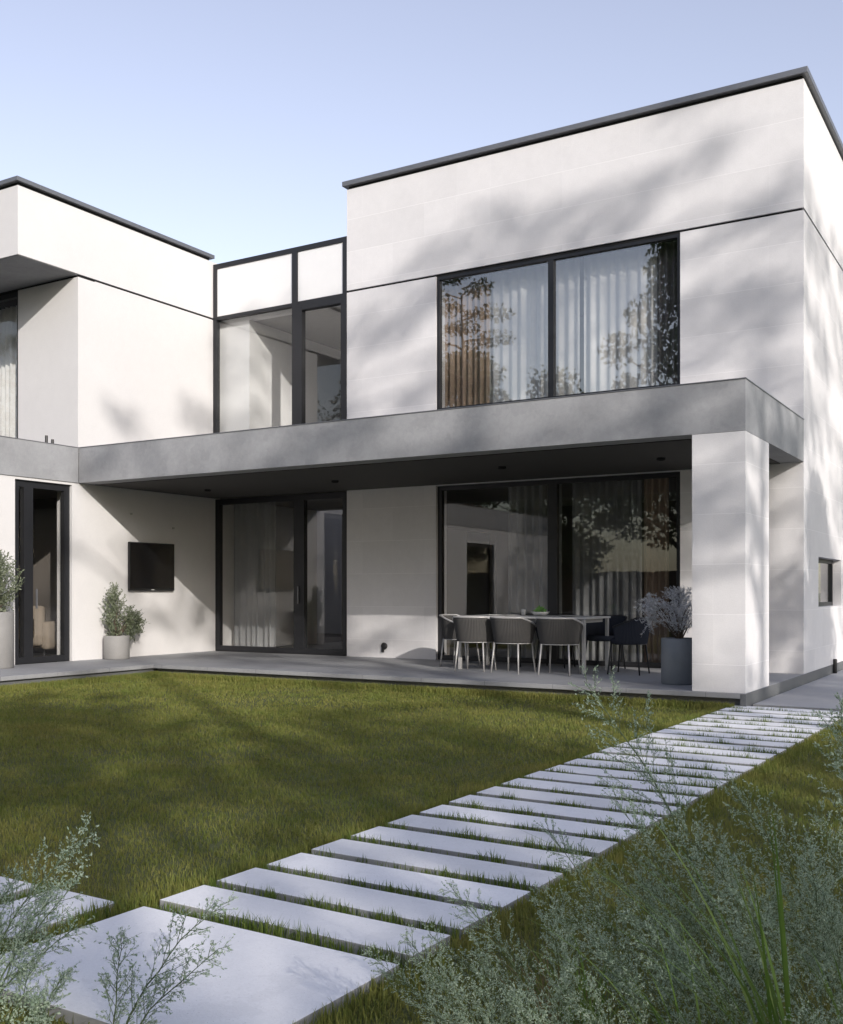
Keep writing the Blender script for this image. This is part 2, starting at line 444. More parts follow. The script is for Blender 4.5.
# east side wall with the small window opening
SY0, SY1, SZ0, SZ1 = 15.37, 17.25, 1.04, 1.75
b = MB()
b.box(XC - T, XC, YM + T + .001, SY0, 0, ZB - .018); b.box(XC - T, XC, SY1, YB, 0, ZB - .018)
b.box(XC - T, XC, SY0, SY1, 0, SZ0); b.box(XC - T, XC, SY0, SY1, SZ1, ZB - .018)
P('wall', b, M['wall'])
b = MB(); b.box(XC - T, XC, YM + T + .001, YB, ZB + .018, ZR); P('wall', b, M['wall'])
b = MB(); b.box(XL, XL + T, YM + T + .001, YB, 0, ZR); P('wall', b, M['render'])
b = MB(); b.box(XL + T + .001, XC - T - .001, YB - T, YB, 0, ZR); P('wall', b, M['render'])
b = MB(); b.box(XL + .03, XC - .03, YM + .03, YM + T - .02, ZB - .02, ZB + .02); b.box(XC - T + .03, XC - .03, YM + T, YB - .03, ZB - .02, ZB + .02)
P('shadow_joint', b, M['void'])
b = MB(); b.box(XL + .05, XC - .05, YM + .05, YB - .05, ZR - .35, ZR - .1); P('roof', b, M['fascia'])
def cap(x0, x1, y0, y1, z, ov=0.06, h=0.08, wd=0.35):
    g = MB(); g.box(x0 + .025, x1 - .025, y0 + .025, y1 - .025, z - .002, z + .055); P('cap_joint', g, M['void'])
    c = MB()
    c.box(x0 - ov, x1 + ov, y0 - ov, y0 + wd, z + .05, z + .05 + h, .006)
    c.box(x1 - wd, x1 + ov, y0 + wd + .002, y1 + ov, z + .05, z + .05 + h, .006)
    c.box(x0 - ov, x0 + wd, y0 + wd + .002, y1 + ov, z + .05, z + .05 + h, .006)
    c.box(x0 + wd + .002, x1 - wd - .002, y1 - wd, y1 + ov, z + .05, z + .05 + h, .006)
    P('roof_cap', c, M['cap'])
cap(XL, XC, YM, YB, ZR)
# plinth along the east side
b = MB(); b.box(XC - .05, XC + .012, YC - .032, YB, -0.02, TZ - .003, .003); P('plinth', b, M['plinth'])
# column
b = MB(); b.box(-3.309, XC, YC, 12.321, TZ + .001, ZCB - .002, .003); P('column', b, M['wall'])
# canopy
cn = MB(); cn.box(XW + .022, XC, YC, YM - .003, ZCB + .001, ZCT - .012, .003)
canopy = P('canopy', cn, M['fascia'])
b = MB(); b.box(XW + .05, XC - .03, YC + .03, YM - .004, ZCB - .012, ZCB + .0); 
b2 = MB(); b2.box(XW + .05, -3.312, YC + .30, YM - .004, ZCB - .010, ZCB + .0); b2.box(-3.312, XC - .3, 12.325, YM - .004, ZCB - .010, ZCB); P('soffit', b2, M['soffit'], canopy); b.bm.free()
b = MB(); b.box(XW + .02, XC + .008, YC - .008, YM - .004, ZCT - .012, ZCT, .002); P('drip_edge', b, M['cap'], canopy)
for (px_, py_) in [(-12.0, 13.0), (-9.354, 12.956), (-6.358, 12.692), (-4.2, 12.9)]:
    b = MB(); b.lathe([(0.055, 0), (0.055, -.028), (0.045, -.03), (0.040, -.012)], (px_, py_, ZCB - .010), 20); P('downlight', b, M['void'], canopy)
# ---- wing
WXL = XW - 9
b = MB(); b.box(XW - T, XW, YO + .0, 4.0, TZ, ZCB) if False else None
DY0, DY1, DZ = 10.061, 11.113, 2.935     # door in the wing
b = MB()
b.box(XW - T, XW, WY0, 3.2, 0, ZCB); b.box(XW - T, XW, 4.8, DY0, 0, ZCB); b.box(XW - T, XW, 3.2, 4.8, 2.55, ZCB); b.box(XW - T, XW, DY1, YM + 3.18, 0, ZCB); b.box(XW - T, XW, DY0, DY1, DZ, ZCB)
P('wall', b, M['render'])
b = MB(); b.box(WXL, XW - T - .001, WY0, WY0 + T, 0, ZCB); P('wall', b, M['render'])
wf = MB(); wf.box(WXL, XW + .020, WY0 - .02, YC - .004, ZCB + .002, ZCT - .012, .003)
wcan = P('canopy', wf, M['fascia'])
b = MB(); b.box(WXL, XW + .026, WY0 - .03, YC - .006, ZCT - .012, ZCT, .002); P('drip_edge', b, M['cap'], wcan)
UX0 = XW - 1.447               # recess window starts left of here
b = MB(); b.box(UX0, XW, YC + .001, YC + T, ZCT - .02, ZB2 - .03); b.box(XW - T, XW, YC + T, YM + 3.18, ZCB + .001, ZB2 - .018); P('wall', b, M['render'])
b = MB(); b.box(XW - 2.6, XW, YO, YM + 3.18, ZB2 + .018, ZW); b.box(WXL, XW - 2.602, YO, YM + 8, ZB2 + .018, ZW); P('wall', b, M['render'])
b = MB(); b.box(WXL + .03, XW - .03, YC + .05, YM + 3.1, ZB2 - .031, ZB2 + .02); P('shadow_joint', b, M['void'])
b = MB(); b.box(WXL + .02, XW - .02, YO + .02, YC + .02, ZB2 + .006, ZB2 + .018); P('soffit', b, M['fascia'])
b = MB(); b.box(WXL, WXL + T, YC, YM + 8, 0, ZW - .05); b.box(WXL + T, XW - T, YM + 7.6, YM + 8, 0, ZW - .05); P('wall', b, M['render'])
cap(WXL, XW, YO, YM - .055, ZW, 0.05, 0.065)

# ---- glazing
def glazing(name, axis, plane, a0, a1, z0, z1, posts, rails=(), fw=0.055, dep=0.09, inset=0.10, handle=None, glass='glass'):
    """framed glass; axis 'x': runs along x in the plane y=plane, 'y': runs along y in the plane x=plane"""
    f = MB()
    def bx(u0, u1, zz0, zz1, d0=0.0, d1=dep):
        if axis == 'x': f.box(u0, u1, plane + inset + d0, plane + inset + d1, zz0, zz1, .002)
        else: f.box(plane - inset - d1, plane - inset - d0, u0, u1, zz0, zz1, .002)
    bx(a0, a0 + fw, z0, z1); bx(a1 - fw, a1, z0, z1)
    bx(a0 + fw, a1 - fw, z1 - fw, z1, .001, dep - .001); bx(a0 + fw, a1 - fw, z0, z0 + fw, .001, dep - .001)
    for p0, p1 in posts: bx(p0, p1, z0 + fw, z1 - fw, -.004, dep + .004)
    for u0, u1, r0, r1 in rails: bx(u0, u1, r0, r1, .002, dep - .002)
    fr = P(name, f, M['frame'])
    g = MB(); mid = inset + dep / 2
    if axis == 'x': g.box(a0 + fw * .6, a1 - fw * .6, plane + mid - .004, plane + mid + .004, z0 + fw * .6, z1 - fw * .6)
    else: g.box(plane - mid - .004, plane - mid + .004, a0 + fw * .6, a1 - fw * .6, z0 + fw * .6, z1 - fw * .6)
    P('pane', g, M[glass], fr)
    if handle:
        h = MB(); u, hz0, hz1 = handle
        if axis == 'x': h.box(u, u + .022, plane + inset - .045, plane + inset - .02, hz0, hz1, .004)
        else: h.box(plane - inset + .02, plane - inset + .045, u, u + .022, hz0, hz1, .004)
        P('handle', h, M['cap'], fr)
    return fr
glazing('window', 'x', YM, WX0, WX1, 4.15, ZB - .022, [(-6.42, -6.33)], inset=0.03, fw=.048, glass='coated')
glazing('window', 'x', YM, WX0, WX1, TZ, 2.95, [(-6.44, -6.29)], inset=0.06, fw=.07)
glazing('sliding_door', 'x', YM, XW + .005, XL - .005, TZ, 2.955, [(-11.28, -11.05), (-10.23, -10.16)], inset=0.06, fw=.10, handle=(-11.17, 1.05, 1.35))
# connector screen
cf = glazing('window', 'x', YM, XW + .004, XL - .002, ZCT - .05, 7.265, [(-11.27, -11.155)],
        [(XW + .09, -11.27, 6.235, 6.30), (-11.155, XL - .06, 6.24, 6.31), (-11.155, XL - .06, 6.14, 6.238)], inset=0.0, fw=.085)
b = MB(); b.box(XW + .085, -11.272, YM + .022, YM + .038, 6.302, 7.178); b.box(-11.153, XL - .09, YM + .022, YM + .038, 6.312, 7.178); P('white_panel', b, M['whitepanel'], cf)
b = MB(); b.box(-11.15, -11.05, YM - .012, YM + .10, ZCT, 6.24, .002); b.box(-10.22, XL - .004, YM - .012, YM + .10, ZCT, 6.238, .002)
b.box(-11.048, -10.222, YM - .010, YM + .095, 6.15, 6.236, .002); P('door_leaf', b, M['frame'], cf)
glazing('door', 'y', XW, DY0 + .004, DY1 - .004, TZ, DZ - .003, [(10.26, 10.42)], inset=0.05, fw=.10, handle=(10.45, 1.0, 1.3))
glazing('sliding_door', 'y', XW, 3.204, 4.796, TZ, 2.547, [], inset=0.06, fw=.09)
glazing('window', 'x', YC, XW - 5.5, UX0 - .002, ZCT - .02, ZB2 - .032, [(XW - 3.6, XW - 3.52)], inset=0.04, fw=.08)
# small side window, frame set deep in the opening
glazing('window', 'y', XC, SY0 + .002, SY1 - .002, SZ0, SZ1, [], inset=0.12, fw=.06, dep=.07)

# ---- rooms
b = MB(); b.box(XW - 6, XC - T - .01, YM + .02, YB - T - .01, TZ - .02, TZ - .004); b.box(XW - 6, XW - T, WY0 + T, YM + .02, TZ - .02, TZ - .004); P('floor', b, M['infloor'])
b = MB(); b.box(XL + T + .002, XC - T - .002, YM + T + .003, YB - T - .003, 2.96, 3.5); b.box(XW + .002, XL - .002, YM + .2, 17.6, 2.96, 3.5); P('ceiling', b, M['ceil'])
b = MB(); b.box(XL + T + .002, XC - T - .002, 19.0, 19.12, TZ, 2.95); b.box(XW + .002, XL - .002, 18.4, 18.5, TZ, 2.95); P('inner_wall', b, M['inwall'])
# partition with a doorway and deep beam, ground floor
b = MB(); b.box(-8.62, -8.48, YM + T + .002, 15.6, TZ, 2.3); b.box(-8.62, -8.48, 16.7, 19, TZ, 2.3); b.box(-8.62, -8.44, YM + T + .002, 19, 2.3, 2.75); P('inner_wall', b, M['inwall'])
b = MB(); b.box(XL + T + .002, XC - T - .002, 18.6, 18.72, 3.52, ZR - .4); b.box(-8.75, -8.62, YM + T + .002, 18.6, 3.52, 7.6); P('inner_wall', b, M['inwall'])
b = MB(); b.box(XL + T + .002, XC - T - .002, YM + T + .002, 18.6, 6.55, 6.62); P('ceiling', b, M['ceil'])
# bulkhead and white lining behind the connector screen
b = MB(); b.box(XW + .002, XL - .002, YM + .17, YM + .30, 6.20, 7.22); P('bulkhead', b, M['render'])
b = MB(); b.box(XW + .002, -12.38, YM + .17, 18.0, ZCT - .04, 6.198); P('inner_wall', b, M['whitepanel'])
b = MB(); b.box(XW + .002, XL - .002, YM + .302, 18.2, 6.22, 6.34); b.box(XW + .002, XL - .002, YM + .10, 18.2, 7.225, 7.29); P('ceiling', b, M['ceil'])
b = MB(); b.box(-12.378, XL - .002, 17.9, 18.0, 3.5, 6.21); P('inner_wall', b, M['inwall'])
# wing rooms
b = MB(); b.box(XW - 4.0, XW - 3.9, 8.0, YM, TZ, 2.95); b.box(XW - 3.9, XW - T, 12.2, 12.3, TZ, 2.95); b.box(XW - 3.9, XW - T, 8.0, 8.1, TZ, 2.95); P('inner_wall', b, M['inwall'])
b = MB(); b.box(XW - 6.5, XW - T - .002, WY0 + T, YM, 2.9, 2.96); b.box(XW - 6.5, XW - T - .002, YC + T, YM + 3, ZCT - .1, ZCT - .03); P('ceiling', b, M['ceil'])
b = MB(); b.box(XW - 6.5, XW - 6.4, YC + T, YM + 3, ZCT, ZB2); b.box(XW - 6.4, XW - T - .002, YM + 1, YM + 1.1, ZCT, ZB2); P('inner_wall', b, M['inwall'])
# small fittings
b = MB(); b.lathe([(0.055, 0), (0.06, .02), (0.045, .035), (0.02, .04)], (0, 0, 0), 20)
bmesh.ops.rotate(b.bm, verts=b.bm.verts, cent=(0, 0, 0), matrix=Matrix.Rotation(R(90), 3, 'X')); bmesh.ops.translate(b.bm, verts=b.bm.verts, vec=(-9.34, YM, .36))
b.box(-9.385, -9.345, YM - .035, YM - .001, .26, .36, .006)
tag(b.build('wall_socket', M['blackplastic'], None, True), 'small dark round socket low on the sunlit wall between the glass doors', 'socket')
for nm, yy, zz, lab in (('wall_fixing', 12.33, 2.56, 'tiny pale wall fixing above the upper left corner of the television'), ('wall_fixing', 13.31, 2.37, 'tiny pale wall fixing above the upper right corner of the television')):
    b = MB(); b.box(XW, XW + .03, yy - .018, yy + .018, zz - .018, zz + .018, .006); tag(b.build(nm, M['palemetal']), lab, 'wall light', 'tiny wall fixings round the television')  # plain pale fixings on the wall, no lamp inside
b = MB(); b.tube([(-13.32, 10.80, ZCT), (-13.32, 10.80, ZCT + .15)], .022, 10); b.tube([(-13.30, 10.90, ZCT), (-13.30, 10.90, ZCT + .10)], .022, 10); b.box(-13.36, -13.26, 10.76, 10.94, ZCT, ZCT + .015, .003)
tag(b.build('spotlight', M['blackplastic']), 'small dark twin spotlight on the roof edge of the wing', 'spotlight')
b = MB(); b.lathe([(0.03, 0), (0.03, .20), (0.026, .215), (0.0, .22)][:3], (XC + .05, 16.4, .04), 12)
tag(b.build('bollard_light', M['blackplastic'], None, True), 'small black post light at the foot of the side wall', 'garden light')

# television
tv = empty('television', (XW, 12.79, 1.28), label='square black television screen hung on the white wall under the canopy', cat='television')
b = MB(); b.box(XW + .001, XW + .03, 12.5, 13.1, 1.45, 1.9); P('bracket', b, M['blackplastic'], tv)
b = MB(); b.box(XW + .03, XW + .07, 12.24, 13.28, 1.275, 2.09, .008); P('body', b, M['blackplastic'], tv)
b = MB(); b.box(XW + .0705, XW + .074, 12.257, 13.263, 1.31, 2.075); P('screen', b, M['screen'], tv)
b = MB(); b.box(XW + .0705, XW + .0725, 12.73, 12.80, 1.285, 1.298); P('badge', b, M['label_white'], tv)

# ------------------------------------------------------------------ curtains (cloth hung inside, each a thing)
def curtain(x0, x1, y, z0, z1, mat, label, cat='curtain', group=None, wave=0.045, per=0.13, seed=0, axis='x'):
    r = np.random.default_rng(seed)
    n = max(24, int((x1 - x0) / 0.012)); nz = 14
    u = np.linspace(0, 1, n); X = x0 + (x1 - x0) * u
    ph = np.cumsum(r.uniform(.6, 1.4, n)) * (x1 - x0) / n / per * 2 * math.pi
    amp = wave * (0.7 + 0.5 * np.interp(u, np.linspace(0, 1, 9), r.uniform(0, 1, 9)))
    ph2 = ph * .37 + 1
    vs = []
    for k in range(nz):
        t_ = k / (nz - 1)
        off = amp * np.sin(ph) * (0.75 + .35 * (1 - t_)) + .35 * amp * np.sin(ph2 + t_ * .8)
        for i in range(n):
            vs.append((X[i], y + off[i], z0 + (z1 - z0) * t_) if axis == 'x' else (y - off[i], X[i], z0 + (z1 - z0) * t_))
    vs = np.array(vs); org = vs.mean(0); org[2] = z0
    idx = np.arange(nz * n).reshape(nz, n)
    f = np.stack([idx[:-1, :-1], idx[:-1, 1:], idx[1:, 1:], idx[1:, :-1]], -1).reshape(-1, 4)
    o = link('curtain', np_mesh('curtain', vs - org, f), mat, None, org, True)
    return tag(o, label, cat, group)
curtain(-7.62, -6.05, YM + .40, 3.60, 6.5, M['sheer'], 'white sheer curtain behind the left pane of the upper window', wave=.028, per=.16, seed=1)
curtain(-6.00, -4.70, YM + .40, 3.60, 6.5, M['sheer'], 'white sheer curtain behind the right pane of the upper window', wave=.028, per=.16, seed=2)
curtain(-8.45, -7.58, YM + .34, 3.60, 6.5, M['drape'], 'brown drape gathered at the left end of the upper window', seed=3, wave=.05, per=.11)
curtain(-4.85, -4.15, YM + .34, 3.60, 6.5, M['greydrape'], 'dark grey drape gathered at the right end of the upper window', seed=4, wave=.05, per=.11)
curtain(-7.35, -6.42, YM + .52, TZ + .02, 2.94, M['greysheer'], 'grey sheer curtain in the left half of the dining window', seed=5)
curtain(-6.25, -5.12, YM + .52, TZ + .02, 2.94, M['greysheer'], 'grey sheer curtain in the right half of the dining window', seed=6)
curtain(-5.12, -4.72, YM + .56, TZ + .02, 2.94, M['drape'], 'brown drape gathered beside the grey sheer of the dining window', seed=7, wave=.05, per=.1)
curtain(-12.98, -11.95, YM + .40, TZ + .02, 2.94, M['greysheer'], 'grey sheer curtain behind the left leaf of the glass terrace door', seed=8)
curtain(-18.0, -14.75, YC + .50, ZCT, 6.2, M['sheer'], 'white sheer curtain in the recessed upper window of the wing', seed=9)
curtain(-15.1, -14.55, YC + .44, ZCT, 6.2, M['drape'], 'brown drape at the right end of the recessed upper window', seed=10, wave=.05, per=.11)

# inside the wing door: armchair
ac = empty('armchair', (-14.5, 11.55, TZ), R(200), label='pale beige armchair inside the wing behind the dark glass door', cat='armchair')
am = cloth('beige_fabric', (0.26, 0.22, 0.18), .02)
def local(name, mb, mat, parent, smooth=False): return link(name, mb.mesh(name), mat, parent, (0, 0, 0), smooth)
b = MB(); b.box(-.38, .38, -.36, .36, .16, .44, .05); local('seat', b, am, ac, True)
b = MB(); b.box(-.38, .38, .30, .48, .20, .86, .07); local('backrest', b, am, ac, True)
for s in (-1, 1):
    b = MB(); b.box(s * .40 - .08, s * .40 + .08, -.36, .42, .14, .60, .06); local('armrest', b, am, ac, True)
for sx in (-1, 1):
    for sy in (-1, 1):
        b = MB(); b.tube([(sx * .33, sy * .3, 0), (sx * .32, sy * .29, .17)], [.014, .02], 10); local('leg', b, M['blackplastic'], ac)

# ------------------------------------------------------------------ dining table and chairs
tcx, tcy = -6.13, 13.20
tab = empty('dining_table', (tcx, tcy, TZ), label='long pale dining table with slim legs set on the terrace under the canopy', cat='table')
b = MB(); b.box(-.97, .97, -.46, .46, .722, .75, .006); local('tabletop', b, M['tabletop'], tab)
b = MB(); b.box(-.88, .88, -.38, .38, .67, .721); local('apron', b, M['palemetal'], tab)
for sx in (-1, 1):
    for sy in (-1, 1):
        b = MB(); b.box(sx * .93 - .022, sx * .93 + .022, sy * .42 - .022, sy * .42 + .022, 0, .7215, .004); local('leg', b, M['palemetal'], tab)

def make_chair(mat, seatmat, legmat):
    c = empty('terrace_chair')
    # woven shell: upright ropes round the back and sides
    nU, nZ = 330, 9
    vs = []; f = []
    a0, a1 = R(-115), R(115)                   # measured from the back (-y)
    for k in range(nZ):
        t_ = k / (nZ - 1)
        for i in range(nU):
            a = a0 + (a1 - a0) * i / (nU - 1)
            edge = abs(2 * i / (nU - 1) - 1)
            top = .74 - .12 * max(0, edge - .45) / .55
            z = .40 + (top - .40) * t_
            rr = .235 + .055 * t_ + .008 * abs(math.sin(i * math.pi / 6))
            sq = 1.0 + .10 * math.cos(2 * a) ** 2 * 0
            x = math.sin(a) * rr * 1.06 * sq; yv = -math.cos(a) * rr * sq
            vs.append((x, yv, z))
    idx = np.arange(nZ * nU).reshape(nZ, nU)
    f = np.stack([idx[:-1, :-1], idx[:-1, 1:], idx[1:, 1:], idx[1:, :-1]], -1).reshape(-1, 4)
    o = link('backrest', np_mesh('backrest', np.array(vs), f), mat, c, (0, 0, 0), True)
    sm = o.modifiers.new('thick', 'SOLIDIFY'); sm.thickness = .014; sm.offset = -1
    rim = MB(); pts = []; pts2 = []
    for i in range(41):
        a = a0 + (a1 - a0) * i / 40; edge = abs(2 * i / 40 - 1)
        pts.append((math.sin(a) * .292 * 1.06, -math.cos(a) * .292, .742 - .12 * max(0, edge - .45) / .55))
        pts2.append((math.sin(a) * .238 * 1.06, -math.cos(a) * .238, .40))
    rim.tube(pts, .013, 8); rim.tube(pts2, .006, 8); local('rim', rim, legmat, c, True)
    s = MB(); s.lathe([(0.02, .40), (.225, .40), (.235, .42), (.235, .455), (.215, .475), (0.02, .48)], (0, 0, 0), 40); local('seat', s, seatmat, c, True)
    for sx in (-1, 1):
        for sy in (-1, 1):
            l = MB(); l.tube([(sx * .215, sy * .215, 0), (sx * .185, sy * .175, .405)], [.010, .013], 10); local('leg', l, legmat, c, True)
    return c
ch = make_chair(M['rope'], M['cushion'], M['palemetal'])
CG = 'woven chairs round the terrace dining table'
front = [(-6.73, 12.62, 5, 'left one of the three grey woven chairs along the near side of the table'),
         (-6.13, 12.57, -6, 'middle one of the three grey woven chairs along the near side of the table'),
         (-5.47, 12.60, 4, 'right one of the three grey woven chairs along the near side of the table'),
         (-7.32, 13.25, -88, 'grey woven chair at the left end of the table by the sunlit wall')]
for i, (x, yv, a, lab) in enumerate(front):
    c = ch if i == 0 else copy_thing(ch)
    c.location = (x, yv, TZ); c.rotation_euler = (0, 0, R(a)); tag(c, lab, 'chair', CG)
dk = make_chair(M['navy'], M['navy'], M['frame'])
back = [(-6.70, 13.78, 178, 'left dark woven chair on the far side of the table by the glass'),
        (-6.05, 13.80, 183, 'middle dark woven chair on the far side of the table by the glass'),
        (-5.30, 13.78, 175, 'right dark woven chair on the far side of the table by the glass'),
        (-4.72, 13.15, 92, 'dark navy woven chair at the right end of the table beside the grey planter')]
for i, (x, yv, a, lab) in enumerate(back):
    c = dk if i == 0 else copy_thing(dk)
    c.location = (x, yv, TZ); c.rotation_euler = (0, 0, R(a)); tag(c, lab, 'chair', CG)
# things on the table
b = MB(); b.lathe([(.03, 0), (.09, .02), (.13, .06), (.125, .062), (.08, .03), (.01, .02)], (0, 0, 0), 28)
bowl = empty('fruit_bowl', (-5.95, 13.05, TZ + .7505), label='shallow pale bowl of green leaves on the middle of the dining table', cat='bowl')
local('bowl', b, M['tabletop'], bowl, True)
def leaf_cloud(n, rad, size, seed, squash=1.0, center=(0, 0, 0), shell=0.3, lw=0.35):
    r = np.random.default_rng(seed)
    d = r.normal(size=(n, 3)); d /= np.linalg.norm(d, axis=1)[:, None]
    rr = rad * (shell + (1 - shell) * r.uniform(0, 1, n) ** .5)
    c = d * rr[:, None]; c[:, 2] *= squash; c += np.array(center)
    return c, d
def leaf_mesh(name, c, d, size, seed, lw=0.4, droop=0.0, out=0.6):
    """one diamond leaf (bent along its midrib) per centre"""
    r = np.random.default_rng(seed); n = len(c)
    a = d * out + r.normal(size=(n, 3)) * .6; a[:, 2] -= droop; a /= np.linalg.norm(a, axis=1)[:, None]
    b = np.cross(a, r.normal(size=(n, 3))); b /= np.linalg.norm(b, axis=1)[:, None]
    nn = np.cross(a, b)
    s = (size * r.uniform(.6, 1.3, n))[:, None]
    v = np.empty((n, 4, 3))
    v[:, 0] = c - a * s * .5; v[:, 1] = c + b * s * lw * .5 + nn * s * .06; v[:, 2] = c + a * s * .5; v[:, 3] = c - b * s * lw * .5 + nn * s * .06
    f = np.arange(n * 4).reshape(n, 4)
    return np_mesh(name, v.reshape(-1, 3), f)
c_, d_ = leaf_cloud(60, .09, .07, 3, .6, (0, 0, .07)); 
link('leaves', leaf_mesh('leaves', c_, d_, .08, 4), leafy('lime_leaf', [(.12, .3, .06), (.25, .5, .15)], .2), bowl)
for px_, lab in ((-6.62, 'pale plate on the left part of the dining table'), (-6.35, 'pale plate near the middle of the dining table'), (-5.5, 'pale plate on the right part of the dining table')):
    b = MB(); b.lathe([(.05, 0), (.11, .008), (.125, .016), (.12, .018), (.05, .006)], (px_, 12.95, TZ + .7505), 28); tag(b.build('plate', M['tabletop'], None, True), lab, 'plate', 'plates on the dining table')
b = MB(); b.lathe([(.028, 0), (.032, .09), (.030, .092), (.026, .01)], (-6.3, 13.25, TZ + .7505), 16); tag(b.build('cup', M['tabletop'], None, True), 'small pale cup on the dining table', 'cup')

# ------------------------------------------------------------------ potted plants
def branchy(mb, base, top_pts, r0):
    for tp in top_pts:
        tp = Vector(tp); bs_ = Vector(base)
        mid = bs_.lerp(tp, .5) + Vector((random.uniform(-.04, .04), random.uniform(-.04, .04), .05))
        mb.tube([bs_, mid, tp], [r0, r0 * .7, r0 * .25], 6)
def shoots(seed, n, base, rx, ry, z0, z1, size, lw, spread=.5, droop=0.0, lmin=.16, lmax=.34, step=.011):
    """leafy shoots starting inside the bush and growing up and outwards"""
    r = np.random.default_rng(seed); cs, ds, tips = [], [], []
    for i in range(n):
        a = r.uniform(0, 6.283); q = r.uniform(0, 1) ** .6; t_ = r.uniform(0, 1)
        prof = math.sin(math.pi * (.18 + .72 * t_))
        tip = np.array([base[0] + math.cos(a) * rx * q * prof, base[1] + math.sin(a) * ry * q * prof, z0 + (z1 - z0) * t_])
        d = np.array([math.cos(a) * q * spread * 1.6, math.sin(a) * q * spread * 1.6, .55 + .5 * t_ - droop * q]) + r.normal(0, .22, 3); d /= np.linalg.norm(d)
        L = r.uniform(lmin, lmax); m = int(L / step)
        u = (np.arange(m) + .5) / m
        pts = tip[None] - d[None] * (L * (1 - u))[:, None] + np.array([0, 0, -droop * .25])[None] * (u ** 2 * L)[:, None]
        lf = d[None] * .55 + r.normal(0, .62, (m, 3))
        cs.append(pts + lf * size * .35); ds.append(lf); tips.append(tip)
    return np.concatenate(cs), np.concatenate(ds), tips
def pot_profile(r_, h): return [(r_ * .96, 0), (r_, .015), (r_, h - .004), (r_ - .004, h), (r_ - .03, h), (r_ - .034, h - .06)]
def planter(loc, r_, h, mat, leafmat, parts, label, lsize, seed, lw=.35):
    o = empty('potted_plant', loc, label=label, cat='potted plant')
    b = MB(); b.lathe(pot_profile(r_, h), (0, 0, 0), 40); pt = local('pot', b, mat, o)
    for pl in pt.data.polygons: pl.use_smooth = abs(pl.normal.z) < .5
    b = MB(); b.lathe([(r_ - .036, h - .09), (r_ - .036, h - .05), (r_ * .4, h - .04)], (0, 0, 0), 28); local('soil', b, M['soil'], o)
    C_, D_, T_ = [], [], []
    for k, kw in enumerate(parts):
        c, d, t_ = shoots(seed + k, size=lsize, lw=lw, **kw); C_.append(c); D_.append(d); T_ += t_
    b = MB(); random.seed(seed); branchy(b, (0, 0, h - .06), [tuple(np.array([0, 0, h - .06]) * .25 + t_ * .75) for t_ in T_[::max(1, len(T_) // 26)]], .009); local('stem', b, M['bark'], o)
    link('foliage', leaf_mesh('foliage', np.concatenate(C_), np.concatenate(D_), lsize, seed + 50, lw, 0, 1.0), leafmat, o)
    return o
planter((-12.86, 11.80, TZ), .205, .38, M['potpale'], M['olive'],
        [dict(n=120, base=(0, -.06), rx=.24, ry=.26, z0=.52, z1=1.24), dict(n=80, base=(.05, .24), rx=.24, ry=.26, z0=.46, z1=.90, spread=.7, droop=.25), dict(n=40, base=(.08, .38), rx=.16, ry=.16, z0=.46, z1=.80, spread=.8, droop=.3)],
        'leafy olive-green shrub in a short pale pot below the television', .042, 5, .38)
planter((-12.80, 9.50, TZ), .25, .80, M['potpale'], M['olive'],
        [dict(n=300, base=(0, 0), rx=.40, ry=.42, z0=.92, z1=1.68)],
        'full silvery olive shrub in a tall pale pot beside the wing door', .045, 9, .38)
planter((-3.70, 12.06, TZ), .215, .54, M['potgrey'], M['silver'],
        [dict(n=210, base=(0, 0), rx=.42, ry=.36, z0=.72, z1=1.16, spread=.6, droop=.3, lmin=.12, lmax=.26, step=.008), dict(n=60, base=(-.36, 0), rx=.2, ry=.2, z0=.78, z1=1.12, spread=.8, droop=.5, step=.008)],
        'frosty white leaved shrub in a round dark grey pot beside the column', .036, 13, .24)

